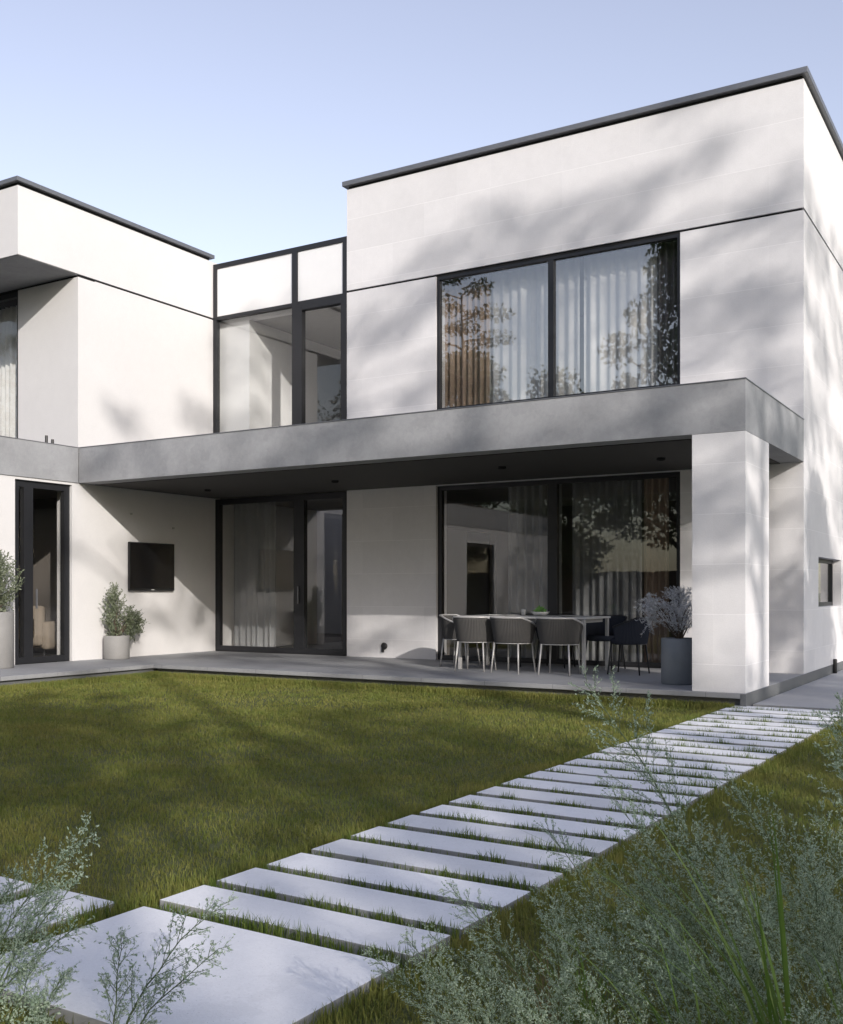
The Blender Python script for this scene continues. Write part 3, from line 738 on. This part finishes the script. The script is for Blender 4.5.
# ------------------------------------------------------------------ trees (behind and beside the viewer: they shade and are mirrored)
def limb(mb, a, b, ra, rb, sag, n=5, seed=0):
    r = random.Random(seed); a, b = Vector(a), Vector(b); pts = []
    for i in range(n):
        t_ = i / (n - 1); p_ = a.lerp(b, t_)
        w = math.sin(t_ * math.pi)
        pts.append(p_ + Vector((r.uniform(-1, 1) * sag * w, r.uniform(-1, 1) * sag * w, sag * w * .6)))
    mb.tube(pts, [ra + (rb - ra) * i / (n - 1) for i in range(n)], 8)
    return pts[-1]
def make_tree(name, H, clear, rad, nclump, clump_r, per, leaf, seed, mat, pine=False, trunk_r=.28):
    r = np.random.default_rng(seed)
    o = empty(name)
    tm = MB()
    tops = []
    lean = Vector((r.uniform(-.4, .4), r.uniform(-.4, .4), 0))
    limb(tm, (0, 0, -.1), lean + Vector((0, 0, H * .93)), trunk_r, .03, .18, 7, seed)
    cs, ds = [], []
    for k in range(nclump):
        t_ = (k + r.uniform(0, 1)) / nclump
        z = clear + (H - clear) * t_ ** (.9 if not pine else .75)
        prof = math.sin(math.pi * min(1, .16 + .84 * t_) ** .85) if not pine else (1.05 - .55 * t_)
        a = k * 2.4 + r.uniform(-.5, .5); q = rad * prof * r.uniform(.35, 1.0)
        c = np.array([math.cos(a) * q + lean.x * t_, math.sin(a) * q + lean.y * t_, z])
        z_at = max(clear * .75, z - q * (.65 if not pine else .15))
        limb(tm, (lean.x * z_at / H, lean.y * z_at / H, z_at), c, trunk_r * .32 * (1 - .6 * t_), .015, .25, 5, seed + k)
        cr = clump_r * r.uniform(.65, 1.25)
        n = int(per * cr ** 2)
        pc, pd = leaf_cloud(n, cr, leaf, seed * 100 + k, .62 if not pine else .42, c, .15)
        cs.append(pc); ds.append(pd)
    local('trunk', tm, M['bark'], o, True)
    link('crown', leaf_mesh('crown', np.concatenate(cs), np.concatenate(ds), leaf, seed + 9, .55), mat, o)
    return o
TG = 'trees standing across the garden from the house'
def sunpos(S, L): return Vector((.808 * S + .588 * L, -.588 * S + .808 * L, 0))
broad = make_tree('broadleaf_tree', 14.0, 2.6, 4.2, 46, 1.30, 64, .30, 3, M['crown'])
pine = make_tree('pine_tree', 20.0, 11.0, 3.1, 24, .70, 135, .20, 5, M['needle'], True, .24)
thinpine = make_tree('pine_tree', 20.0, 16.2, 2.4, 8, .6, 110, .20, 8, M['needle'], True, .22)
darkpine = make_tree('pine_tree', 17.0, 10.0, 2.5, 18, .95, 190, .20, 23, M['needle'], True, .22)
spread = make_tree('spreading_tree', 14.5, 3.2, 5.2, 50, 1.35, 170, .28, 17, M['crown'], False, .34)
tree_lab = 'tree across the garden, seen only mirrored in the glazing'
first = {}
def put(proto, S, L, scale, rz, lab):
    p_ = sunpos(S, L)
    if proto not in first: o = proto; first[proto] = 1
    else: o = copy_thing(proto)
    o.location = p_; o.rotation_euler = (0, 0, rz); o.scale = scale if isinstance(scale, tuple) else (scale,) * 3
    return tag(o, lab, 'tree', TG)
for (L, S, s, rz) in [(-7.8, 25, (1.15, 1.15, 1.45), .3), (-3.0, 25, 1.04, 1.7), (0.2, 23.5, 1.02, 3.1), (3.0, 24.5, .93, 4.4), (5.8, 23, .80, 5.6), (8.6, 25, .70, 2.2), (12.5, 26, .72, .9), (-12.5, 25, (1.2, 1.2, 1.45), 2.9), (16.5, 25, .8, 5.2)]:
    put(broad, S, L, s, rz, 'broad leafy tree of the dark row across the garden')
for (L, S, s, rz) in [(5.2, 27, 1.20, .2), (7.9, 25.5, 1.13, 1.4), (9.9, 25, 1.02, 2.9), (13.2, 27, 1.15, 4.0), (16.2, 28, 1.12, 3.3), (19.5, 27, 1.15, 5.3)]:
    put(pine, S, L, s, rz, 'tall thin-crowned pine rising above the dark row of trees')
for (L, S, s, rz) in [(1.9, 29, 1.14, 5.1), (7.0, 30, 1.24, .7), (9.2, 31, 1.28, 2.6)]:
    put(thinpine, S, L, s, rz, 'bare-stemmed pine with a small sparse top above the dark row of trees')
put(spread, 5.0, 10.7, (.42, .42, .62), 1.1, 'small dense tree on the grass to the right of the house corner, outside the view')
def at_world(proto, x, yv, scale, rz, lab):
    if proto not in first: o = proto; first[proto] = 1
    else: o = copy_thing(proto)
    o.location = (x, yv, 0); o.rotation_euler = (0, 0, rz); o.scale = scale if isinstance(scale, tuple) else (scale,) * 3
    return tag(o, lab, 'tree', TG)
at_world(spread, -12.2, -12.0, (.74, .74, 1.08), 2.4, 'large spreading tree mirrored at the right end of the dining window')
at_world(spread, -18.0, -13.5, .60, 2.0, 'smaller spreading tree mirrored in the middle of the dining window')
at_world(darkpine, -24.0, -15.0, .98, 1.0, 'pine mirrored at the left end of the upper window')
at_world(darkpine, -39.0, -8.0, 1.05, 2.5, 'pine mirrored in the recessed upper window of the wing')
for (x, yv, s, rz, pr, lab) in [(-31, -17.0, 0.90, .6, broad, 'broad'), (-26.5, -20.5, 0.94, 2.6, spread, 'spread'), (-21.5, -20, 0.87, 4.1, broad, 'broad'), (-9.5, -20.5, 0.96, 1.2, spread, 'spread'), (-4.2, -19, 0.90, 3.3, broad, 'broad'),
                              (1.5, -20.5, 1.01, 5.0, spread, 'spread'), (-36.5, -15.5, 0.96, 3.9, spread, 'spread'), (-43, -12, 1.01, 1.9, broad, 'broad'), (7.0, -20, 1.06, .4, broad, 'broad')]:
    at_world(pr, x, yv, s, rz, 'broad leafy tree of the dark row across the garden' if lab == 'broad' else 'spreading tree of the row along the garden fence')
# dark boarded fence closing the garden far behind the viewer
fb = MB()
for k in range(60): fb.box(-44 + k * .8 + .004, -44 + k * .8 + .796, -17.05, -17.0, 0.05, 2.2 + .02 * math.sin(k * 2.1))
fe = fb.build('garden_fence', M['fence']); tag(fe, 'dark boarded garden fence opposite the house, mirrored in the glazing', 'fence')

# ------------------------------------------------------------------ lawn
CY, SY_ = math.cos(YAW), math.sin(YAW)
def cam_space(x, yv): return CY * x + SY_ * yv, -SY_ * x + CY * yv      # lateral, depth
def on_hard(x, yv):
    hard = np.zeros(len(x), bool)
    hard |= (yv > YC - .0) & (x < XC + .02) & (x > XW - 10)
    hard |= (x < XT + .03) & (x > XW - 10)
    hard |= (x > XC) & (x < -.6) & (yv > 11.42)
    px_ = -2.405 + 0.0165 * (yv - 2.9)
    hard |= (np.abs(x - px_) < .61) & (yv > 2.87) & (yv < 11.42)
    hard |= (x > -3.02) & (x < -1.80) & (yv > 2.04) & (yv < 2.90)
    hard |= (x > -5.0) & (x < -3.0) & (yv > 2.04) & (yv < 2.885)
    return hard
def blades(x, yv, z0, h, wd, r, lean=.45):
    n = len(x)
    a = r.uniform(0, 2 * math.pi, n); la = r.uniform(0, 2 * math.pi, n); ln = h * np.abs(r.normal(0, lean, n))
    dx, dy = np.cos(a) * wd * .5, np.sin(a) * wd * .5
    lx, ly = np.cos(la) * ln, np.sin(la) * ln
    v = np.empty((n, 5, 3), np.float32)
    v[:, 0] = np.stack([x - dx, yv - dy, z0], 1); v[:, 1] = np.stack([x + dx, yv + dy, z0], 1)
    mx, my, mz = x + lx * .3, yv + ly * .3, z0 + h * .58
    v[:, 2] = np.stack([mx + dx * .75, my + dy * .75, mz], 1); v[:, 3] = np.stack([mx - dx * .75, my - dy * .75, mz], 1)
    v[:, 4] = np.stack([x + lx, yv + ly, z0 + h * (1 - .25 * np.minimum(1, ln / h))], 1)
    i = np.arange(n)[:, None] * 5
    return v.reshape(-1, 3), i + np.array([[0, 1, 2, 3]]), i + np.array([[3, 2, 4]])
def vnoise(x, yv, s, seed):
    """smooth value noise for patchiness"""
    r = np.random.default_rng(seed); g = r.uniform(0, 1, (128, 128))
    u, v_ = x / s, yv / s
    i, j = np.floor(u).astype(int), np.floor(v_).astype(int); fu, fv = u - i, v_ - j
    fu = fu * fu * (3 - 2 * fu); fv = fv * fv * (3 - 2 * fv)
    G = lambda a, b: g[a % 128, b % 128]
    return (G(i, j) * (1 - fu) + G(i + 1, j) * fu) * (1 - fv) + (G(i, j + 1) * (1 - fu) + G(i + 1, j + 1) * fu) * fv
def scatter(x0, x1, y0, y1, dens, wmin, wmax, r):
    n = int((x1 - x0) * (y1 - y0) * dens)
    x = r.uniform(x0, x1, n); yv = r.uniform(y0, y1, n)
    a, w_ = cam_space(x, yv)
    k = (w_ > wmin) & (w_ <= wmax) & (np.abs(a) < .44 * np.maximum(w_, 0) + 1.0) & ~on_hard(x, yv)
    return x[k], yv[k]
r = np.random.default_rng(101)
V, F4, F3 = [], [], []; nb = 0
def add_blades(x, yv, h, wd, z0=0.0, lean=.45):
    global nb
    v, f4, f3 = blades(x, yv, np.full(len(x), z0), h, wd, r, lean)
    V.append(v); F4.append(f4 + nb); F3.append(f3 + nb); nb += len(v)
for dens, w0, w1, wd in ((10500, 1.2, 4.5, .0034), (6000, 4.5, 7.5, .0045), (3600, 7.5, 11, .006), (2200, 11, 17, .0085)):
    x, yv = scatter(-13, 5, .2, 15, dens, w0, w1, r)
    pt = vnoise(x, yv, .35, 1) * .5 + vnoise(x, yv, 1.3, 2) * .5
    keep = r.uniform(0, 1, len(x)) < .45 + .75 * pt
    x, yv, pt = x[keep], yv[keep], pt[keep]
    h = (.018 + .026 * pt) * r.uniform(.6, 1.4, len(x))
    add_blades(x, yv, h, wd * r.uniform(.7, 1.3, len(x)), 0.0, .75)
# longer unmown fringe along the terrace edge
n = 26000; x = r.uniform(XT, XC - .1, n); yv = YC - .04 - np.abs(r.normal(0, .10, n)); add_blades(x, yv, r.uniform(.045, .095, n), .007 * r.uniform(.7, 1.3, n), 0, .3)
n = 14000; yv = r.uniform(6, YC, n); x = XT + .04 + np.abs(r.normal(0, .10, n)); add_blades(x, yv, r.uniform(.045, .095, n), .007 * r.uniform(.7, 1.3, n), 0, .3)
# fringe along both sides of the path
n = 16000; yv = r.uniform(2.0, 11.4, n); sd = np.where(r.uniform(0, 1, n) < .5, -1, 1); x = -2.405 + 0.0165 * (yv - 2.9) + sd * (.615 + np.abs(r.normal(0, .06, n)))
add_blades(x, yv, r.uniform(.03, .075, n), .0045 * r.uniform(.7, 1.3, n), 0, .3)
# loose cover beyond the picture
n = 520000; x = r.uniform(-13, 6, n); yv = r.uniform(-4, 14.5, n); a_, w_ = cam_space(x, yv); k = ~on_hard(x, yv) & ~((w_ > 1.2) & (np.abs(a_) < .44 * w_ + 1.0))
add_blades(x[k], yv[k], .034 * r.uniform(.6, 1.4, k.sum()), .0085 * r.uniform(.7, 1.3, k.sum()), 0.0, .75)
lawn = link('lawn_grass', np_mesh('lawn_grass', np.concatenate(V), np.concatenate(F4), np.concatenate(F3)), M['grass'])
tag(lawn, 'short patchy olive green lawn grass in front of the terrace', 'grass', kind='stuff')
# tufts between the slabs
V, F4, F3 = [], [], []; nb = 0
for (x0, x1, y0, y1) in gaps:
    ar = (x1 - x0) * (y1 - y0); n = int(ar * 9500)
    x = r.uniform(x0, x1, n); yv = r.uniform(y0, y1, n)
    if y1 - y0 < .2:
        t_ = (y0 + y1) / 2; yv = t_ + (yv - t_) * .8
    pt = vnoise(x * 1.0 + y0 * 7, yv, .11, 5)
    k = r.uniform(0, 1, n) < np.clip((pt - .12) * 2.2, .12, 1)
    x, yv, pt = x[k], yv[k], pt[k]
    add_blades(x, yv, (.026 + .044 * pt) * r.uniform(.55, 1.5, len(x)), .004 * r.uniform(.7, 1.4, len(x)), 0.0, .25)
gg = link('gap_grass', np_mesh('gap_grass', np.concatenate(V), np.concatenate(F4), np.concatenate(F3)), M['gapgrass'])
tag(gg, 'green grass tufts growing in the gaps between the concrete slabs', 'grass', kind='stuff')

# ------------------------------------------------------------------ feathery plants in the foreground
def sprig(seed, Hh, lean, dens=1.0):
    """one plume: stem curve, side branches, twigs and tiny leaflets; returns arrays"""
    r = np.random.default_rng(seed)
    P0 = np.zeros(3); az = np.array([lean[0], lean[1], 0.0])
    ts = np.linspace(0, 1, 12)
    stem = np.stack([az[0] * Hh * ts ** 1.5, az[1] * Hh * ts ** 1.5, Hh * ts * (1 - .10 * np.hypot(*lean) * ts)], 1)
    stem += np.cumsum(r.normal(0, .004, stem.shape), 0)
    def at(t_): return np.array([np.interp(t_, ts, stem[:, k]) for k in range(3)])
    def dirn(t_):
        d = at(min(1, t_ + .03)) - at(max(0, t_ - .03)); return d / np.linalg.norm(d)
    twigs = []; leaves = []
    nbr = int(34 * dens)
    for i in range(nbr):
        t_ = .22 + .78 * (i + r.uniform(0, 1)) / nbr
        L = Hh * (.34 * (1 - t_) ** .75 + .06) * r.uniform(.6, 1.15) * min(1, .4 + 2.2 * (t_ - .15))
        d0 = dirn(t_); a = i * 2.4 + r.uniform(-.6, .6)
        s1 = np.cross(d0, [0, 0, 1.]) if abs(d0[2]) < .95 else np.array([1., 0, 0]); s1 /= np.linalg.norm(s1); s2 = np.cross(d0, s1)
        d = d0 * .80 + (s1 * math.cos(a) + s2 * math.sin(a)) * .62; d /= np.linalg.norm(d)
        p0 = at(t_); p1 = p0 + d * L * .55; p2 = p0 + d * L + d0 * L * .14
        twigs.append((p0, p1, p2, .0011))
        nt_ = max(4, int(L / .0135))
        for j in range(nt_):
            u = .18 + .82 * (j + r.uniform(0, 1)) / nt_
            q0 = p0 * (1 - u) ** 2 + p1 * 2 * u * (1 - u) + p2 * u * u
            b2 = r.uniform(0, 6.28); e1 = np.cross(d, [.3, .2, 1.]); e1 /= np.linalg.norm(e1); e2 = np.cross(d, e1)
            dd = d * .75 + (e1 * math.cos(b2) + e2 * math.sin(b2)) * .6; dd /= np.linalg.norm(dd)
            l2 = (.045 * (1 - u) + .016) * r.uniform(.6, 1.3)
            q1 = q0 + dd * l2
            twigs.append((q0, (q0 + q1) / 2, q1, .0005))
            nl = 3 + int(l2 / .007)
            for k in range(nl):
                v_ = (k + .6) / nl
                leaves.append((q0 + dd * l2 * v_ + r.normal(0, .0022, 3), dd + r.normal(0, .45, 3)))
    return stem, twigs, leaves
def tri_tubes(segs):
    """three-sided thin tubes through three points each (vectorised)"""
    A = np.array([s[0] for s in segs]); B = np.array([s[1] for s in segs]); C_ = np.array([s[2] for s in segs]); w_ = np.array([s[3] for s in segs])[:, None]
    d = C_ - A; d /= np.linalg.norm(d, axis=1)[:, None] + 1e-9
    e1 = np.cross(d, np.array([.31, .22, .93])); e1 /= np.linalg.norm(e1, axis=1)[:, None] + 1e-9; e2 = np.cross(d, e1)
    rings = []
    for P_, s in ((A, 1.0), (B, .8), (C_, .35)):
        for k in range(3):
            a = 2 * math.pi * k / 3; rings.append(P_ + (e1 * math.cos(a) + e2 * math.sin(a)) * w_ * s)
    v = np.stack(rings, 1)
    q = []
    for lv in (0, 3):
        for k in range(3): q.append([lv + k, lv + (k + 1) % 3, lv + 3 + (k + 1) % 3, lv + 3 + k])
    f = (np.arange(len(segs))[:, None, None] * 9 + np.array(q)[None]).reshape(-1, 4)
    return v.reshape(-1, 3), f
def feather_plant(seed, sprigs):
    """sprigs: list of (dx, dy, height, lean)"""
    o = empty('feathery_plant')
    st = MB(); segs = []; lc = []; ld_ = []
    for k, (dx, dy, Hh, ln) in enumerate(sprigs):
        s, t_, l = sprig(seed * 31 + k, Hh, ln, 1.0 if Hh > .5 else .7)
        off = np.array([dx, dy, 0])
        st.tube([tuple(p_ + off) for p_ in s], [.0045 * (1 - .8 * i / 11) * (.6 + Hh * .5) for i in range(12)], 6)
        segs += [(a + off, b_ + off, c2 + off, w_) for a, b_, c2, w_ in t_]
        lc.append(np.array([q[0] for q in l]) + off); ld_.append(np.array([q[1] for q in l]))
    v, f = tri_tubes(segs)
    stem_o = local('stem', st, M['stem'], o, True)
    link('twigs', np_mesh('twigs', v, f), M['stem'], o)
    link('foliage', leaf_mesh('foliage', np.concatenate(lc), np.concatenate(ld_), .0105, seed, .42, 0, 1.0), M['feather'], o)
    return o
def toworld(a, w_): return (CY * a - SY_ * w_, SY_ * a + CY * w_)
def img_lean(l, fwd=0.0):
    """lean given as sideways / away components in the viewer's frame -> world"""
    return (CY * l - SY_ * fwd, SY_ * l + CY * fwd)
FG = 'feathery plants in the clump at the lower right'
LABF = 'feathery grey-green plant in the dense clump beside the path at the lower right'
protos = [
    feather_plant(1, [(0, 0, .95, img_lean(-.45, .1)), (.06, .05, .78, img_lean(-.15, .25)), (-.05, .06, .70, img_lean(-.7, -.1)), (.08, -.06, .62, img_lean(.25, .1)), (-.02, -.08, .55, img_lean(-.4, -.4))]),
    feather_plant(2, [(0, 0, .85, img_lean(-.55, .0)), (.05, .03, .72, img_lean(-.25, -.2)), (-.07, .02, .60, img_lean(-.8, .2)), (.03, .09, .66, img_lean(.1, .3))]),
    feather_plant(3, [(0, 0, .70, img_lean(-.5, -.15)), (.06, .0, .58, img_lean(-.1, .1)), (-.06, .04, .55, img_lean(-.75, .1)), (0, -.07, .48, img_lean(.35, -.1))]),
]
used = set()
def put_feather(k, a, w_, rz, s, lab=LABF, grp=FG):
    o = protos[k]
    if k in used: o = copy_thing(o)
    used.add(k)
    x, yv = toworld(a, w_)
    o.location = (x, yv, 0); o.rotation_euler = (0, 0, rz); o.scale = (s,) * 3
    return tag(o, lab, 'plant', grp)
for (k, a, w_, rz, s) in [
    (0, .64, 2.90, 0, .64), (1, .36, 2.75, .2, .60), (2, .16, 2.60, .1, .62), (0, .86, 2.90, -.2, .72), (1, 1.06, 2.80, .1, .80), (0, 1.22, 2.90, .2, .80), (2, .74, 2.50, -.2, .72),
    (1, 1.02, 2.45, .3, .70), (2, .50, 2.40, .3, .62), (1, .26, 2.35, -.1, .50), (2, .92, 2.20, .4, .62)]:
    put_feather(k, a, w_, rz, s)
# singled-out plants
tall = feather_plant(4, [(0, 0, 1.0, img_lean(-.42, .15))]); x, yv = toworld(.98, 3.25); tall.location = (x, yv, 0)
tag(tall, 'tallest single feathery stem arching left across the stepping slabs', 'plant', 'feathery plants set apart')
edge = feather_plant(5, [(0, 0, .93, img_lean(-.12, .1)), (.05, 0, .9, img_lean(-.3, -.1)), (.02, .07, .8, img_lean(.1, .1))]); x, yv = toworld(1.50, 3.3); edge.location = (x, yv, 0)
tag(edge, 'tall upright feathery plant at the right edge of the lawn beside the clump', 'plant', 'feathery plants set apart')
lf = feather_plant(6, [(0, 0, .60, img_lean(.55, .15)), (.05, .02, .46, img_lean(.5, .1)), (-.04, .03, .42, img_lean(.2, .2)), (.08, -.03, .38, img_lean(.8, 0)), (.02, .06, .40, img_lean(.45, .2))]); x, yv = toworld(-1.30, 2.95); lf.location = (x, yv, 0)
tag(lf, 'loose feathery plant leaning right over the side path slabs at the lower left', 'plant', 'feathery plants set apart')
lf2 = feather_plant(7, [(0, 0, .46, img_lean(.62, .15)), (-.03, .02, .33, img_lean(.1, .1)), (.03, 0, .34, img_lean(.75, .0))]); x, yv = toworld(-.815, 2.74); lf2.location = (x, yv, 0)
tag(lf2, 'small sparse feathery sprig in front of the large square slab', 'plant', 'feathery plants set apart')
lf3 = feather_plant(8, [(0, 0, .22, img_lean(.3, 0)), (.08, .02, .18, img_lean(.5, .1)), (-.08, .02, .2, img_lean(-.2, .1)), (.15, -.03, .16, img_lean(.2, .1))]); x, yv = toworld(-1.15, 2.86); lf3.location = (x, yv, 0)
tag(lf3, 'low tuft of feathery weeds in the lower left corner', 'plant', 'feathery plants set apart')

# broad grass blades among the plumes
def blade_tuft(seed, n, L, wd, spread_, leanv):
    r = np.random.default_rng(seed); vs = []; f = []; nseg = 8
    for k in range(n):
        a = r.uniform(0, 6.28); l = L * r.uniform(.55, 1.1); bw = wd * r.uniform(.7, 1.2)
        d = np.array([math.cos(a), math.sin(a)]) * r.uniform(.15, spread_) + np.array(leanv)
        sd = np.array([-d[1], d[0], 0]); sd /= np.linalg.norm(sd) + 1e-9
        b0 = np.array([r.normal(0, .02), r.normal(0, .02), 0]); s0 = len(vs)
        for i in range(nseg + 1):
            t_ = i / nseg
            c = b0 + np.array([d[0] * l * t_ ** 1.7, d[1] * l * t_ ** 1.7, l * t_ * (1 - .35 * np.hypot(*d) * t_ ** 2)])
            hw = bw * .5 * (1 - t_ ** 2.2) + .0004
            vs += [c - sd * hw, c + np.array([0, 0, -hw * .35]), c + sd * hw]
        for i in range(nseg):
            q = s0 + i * 3; f += [[q, q + 1, q + 4, q + 3], [q + 1, q + 2, q + 5, q + 4]]
    return np_mesh('grass_tuft', np.array(vs), f)
for (a, w_, n, L, wd, sp, ln, mt, lab) in [
    (.80, 2.22, 26, .85, .012, .35, (-.35, .1), 'blade', 'clump of broad green grass blades rising among the plumes at the lower right'),
    (.62, 2.35, 12, .60, .010, .40, (-.40, .1), 'blade', 'slim clump of long green blades leaning left among the plumes by the path'),
    (1.0, 2.3, 12, .60, .012, .45, (-.2, .0), 'blade', 'clump of green grass blades at the bottom right corner among the plumes'),
    (.45, 2.75, 22, .34, .009, .7, (.0, .0), 'blade', 'bright green grass tuft between the plumes near the bottom edge'),
    (.36, 2.9, 16, .30, .006, .8, (-.2, .1), 'straw', 'dry straw coloured grass tuft between the plumes and the path')]:
    x, yv = toworld(a, w_)
    o = link('grass_tuft', blade_tuft(int(a * 100), n, L, wd, sp, img_lean(*ln)), M[mt], None, (x, yv, 0), True); tag(o, lab, 'grass tuft', 'grass tufts among the plumes')
